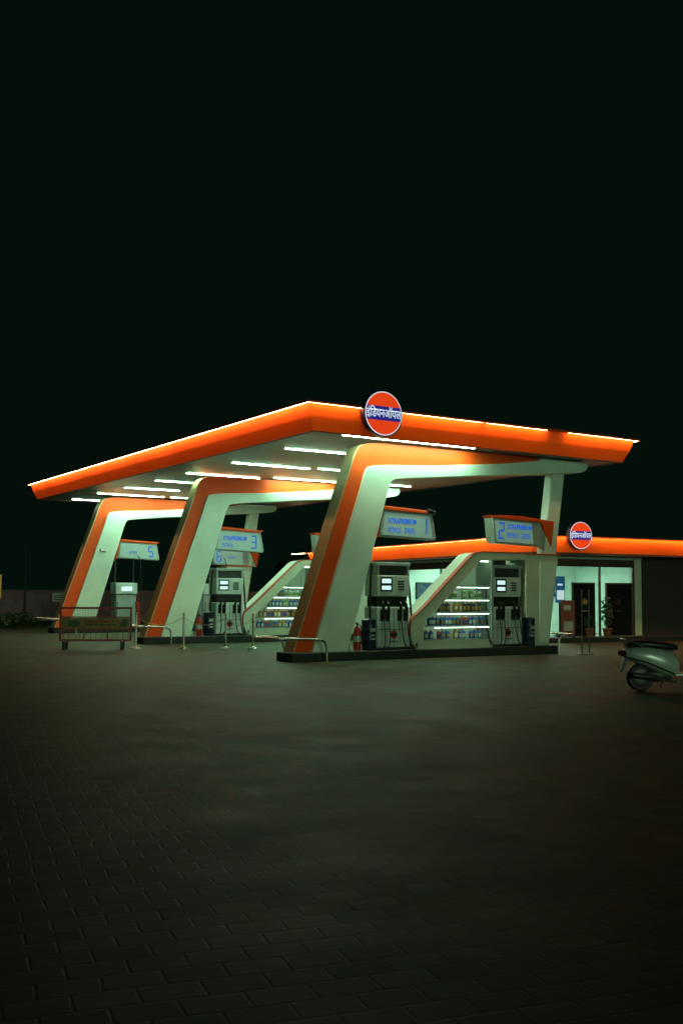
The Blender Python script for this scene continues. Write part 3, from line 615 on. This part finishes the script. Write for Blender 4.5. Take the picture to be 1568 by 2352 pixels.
for i in range(10): wm.box(-14+i*2.5-.12,-14+i*2.5+.12,-.16,-.1,0,1.45)
single('boundary_wall','low pinkish plastered boundary wall','wall',wm,BWALL,(17,51,0),math.radians(-22))
for x,y,h in[(10.3,44,5.),(13.2,48,4.0)]:
    t=thing('utility_pole','thin dark utility pole near the boundary','pole',(x,y,0),0,'thin utility poles'); part('pole_shaft',MB().tube([(0,0,0),(0,0,h)],[.06,.04],8),BROWN,t); part('pole_cap',MB().ell((0,0,h),(.06,.06,.05)),BROWN,t)
t=thing('notice_sign','small white notice sign on a thin post','sign',(12.96,42.22,0),math.radians(-28)); part('post',MB().cyl((0,0,0),(0,0,1.2),.025,n=8),DGREY,t)
bd=part('board',MB().box(-.24,.24,-.03,-.01,1.05,1.4),LGREY,t); pp=MB()
for i,(a,b) in enumerate([(-.18,.18),(-.2,.14),(-.16,.2)]): pp.box(a,b,-.036,-.031,1.12+i*.085,1.15+i*.085)
part('printed_lines',pp,BLACK,bd)
t=thing('yellow_sign','yellow notice board with brown print on a post','sign',(9.35,38.2,0),math.radians(-28)); part('post',MB().cyl((0,0,0),(0,0,1.3),.03,n=8),DGREY,t)
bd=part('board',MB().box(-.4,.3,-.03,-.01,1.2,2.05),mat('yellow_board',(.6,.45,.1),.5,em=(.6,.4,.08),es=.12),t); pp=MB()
for i in range(5): pp.box(-.3,.2-.04*(i%2),-.036,-.031,1.3+i*.14,1.35+i*.14)
part('printed_lines',pp,BROWN,bd)
# ------------------------------------------------------------------ scooter
sc=thing('scooter','silver grey scooter with black seat parked on paving','scooter',(12.66,11.4,0),math.radians(-26))
def wheel(x):
    wf=part('wheel',MB().cyl((x,-.05,.21),(x,.05,.21),.07,n=16),DGREY,sc,smooth=True)
    tp=[(.14,-.05),(.19,-.055),(.21,-.03),(.215,0),(.21,.03),(.19,.055),(.14,.05)]
    mb=MB(); mb.lathe((x,0,.215),tp,'y',32); part('tyre',mb,RUBBER,wf,smooth=True)
    mb=MB(); mb.lathe((x,0,.215),[(.06,-.056),(.13,-.056),(.142,-.052),(.142,.052),(.13,.056),(.06,.056)],'y',28); part('rim',mb,BLACK,wf,smooth=True)
wheel(0); wheel(1.24)
def loft(secs,n=14,mi=0):
    mb=MB(); k=len(secs); vs=[]
    for x,zc,hw_,hh,e in secs:
        for j in range(n):
            t=2*math.pi*j/n; cx,sz=math.cos(t),math.sin(t); vs.append((x,math.copysign(abs(cx)**e,cx)*hw_,zc+math.copysign(abs(sz)**e,sz)*hh))
    fs=[(i*n+j,i*n+(j+1)%n,(i+1)*n+(j+1)%n,(i+1)*n+j) for i in range(k-1) for j in range(n)]+[tuple(range(n)),tuple(range(k*n-1,(k-1)*n-1,-1))]
    return mb.add(vs,fs,mi)
bd=part('rear_body',loft([(-.3,.6,.05,.03,.8),(-.24,.59,.12,.07,.8),(-.1,.57,.17,.12,.8),(.1,.53,.2,.17,.8),(.3,.47,.2,.2,.8),(.48,.42,.18,.2,.8),(.58,.38,.14,.15,.8)],20),SCOOT,sc,smooth=True)
part('chrome_trim',MB().tube([(-.2,-.155,.53),(.05,-.2,.46),(.3,-.205,.36),(.5,-.17,.28)],.01,6),STEEL,bd)
part('seat',loft([(-.22,.72,.08,.04,.8),(-.1,.735,.13,.06,.7),(.1,.73,.15,.065,.7),(.3,.71,.15,.06,.7),(.5,.69,.13,.06,.7),(.6,.68,.06,.04,.8)],18),BLACK,sc,smooth=True)
part('grab_rail',MB().tube([(.0,-.15,.7),(-.12,-.16,.75),(-.26,-.11,.8),(-.29,0,.81),(-.26,.11,.8),(-.12,.16,.75),(0,.15,.7)],.014,8),STEEL,sc,smooth=True)
part('tail_light',loft([(-.325,.59,.06,.035,.8),(-.28,.59,.1,.05,.8),(-.22,.59,.12,.055,.8)],14),mat('red_tail_lens',(.12,.01,.008),.15),sc,smooth=True)
part('rear_mudguard',MB().py([(-.34,.3),(-.3,.3),(-.2,.47),(0,.5),(0,.54),(-.24,.52)],-.06,.06),BLACK,sc,bevel=.01)
part('number_plate',MB().px([(-.09,.36),(.09,.36),(.09,.46),(-.09,.46)],-.335,-.325),LGREY,sc)
part('engine_cover',loft([(-.05,.22,.05,.07,.8),(.1,.24,.08,.1,.8),(.35,.25,.09,.1,.8),(.5,.26,.06,.07,.8)],14),DGREY,sc,smooth=True)
part('exhaust',MB().tube([(-.16,-.14,.26),(.2,-.14,.22),(.3,-.12,.18),(.55,-.1,.16)],[.045,.045,.02,.02],12),DGREY,sc,smooth=True)
part('footboard',MB().py([(.5,.24),(1.0,.25),(1.08,.32),(1.05,.34),(.98,.29),(.5,.29)],-.17,.17),SCOOT,sc,bevel=.015)
part('leg_shield',MB().py([(.98,.28),(1.03,.28),(1.16,.6),(1.12,.92),(1.07,.92),(1.1,.6)],-.19,.19),SCOOT,sc,bevel=.03)
part('front_mudguard',MB().py([(1.0,.36),(1.08,.44),(1.24,.48),(1.4,.42),(1.46,.3),(1.42,.3),(1.36,.39),(1.24,.44),(1.1,.4),(1.04,.34)],-.07,.07),SCOOT,sc,bevel=.015)
part('front_fork',MB().tube([(1.24,-.08,.215),(1.14,-.06,.6),(1.08,0,.9)],.022,8).tube([(1.24,.08,.215),(1.14,.06,.6),(1.08,0,.9)],.022,8),DGREY,sc)
hb=part('handlebar',MB().tube([(.98,-.34,1.0),(1.05,-.2,1.01),(1.08,0,.98),(1.05,.2,1.01),(.98,.34,1.0)],.018,8),BLACK,sc,smooth=True)
part('headlight',loft([(1.0,.98,.08,.05,.8),(1.1,.98,.12,.08,.8),(1.17,.97,.09,.06,.8)],14),SCOOT,hb,smooth=True)
for sy in(-1,1):
    part('mirror',MB().tube([(1.03,sy*.22,1.01),(1.0,sy*.28,1.2)],.007,6).ell((1.0,sy*.3,1.24),(.012,.06,.045)),BLACK,hb,smooth=True)
part('side_stand',MB().tube([(.45,.1,.22),(.4,.2,.02)],.012,6),DGREY,sc)
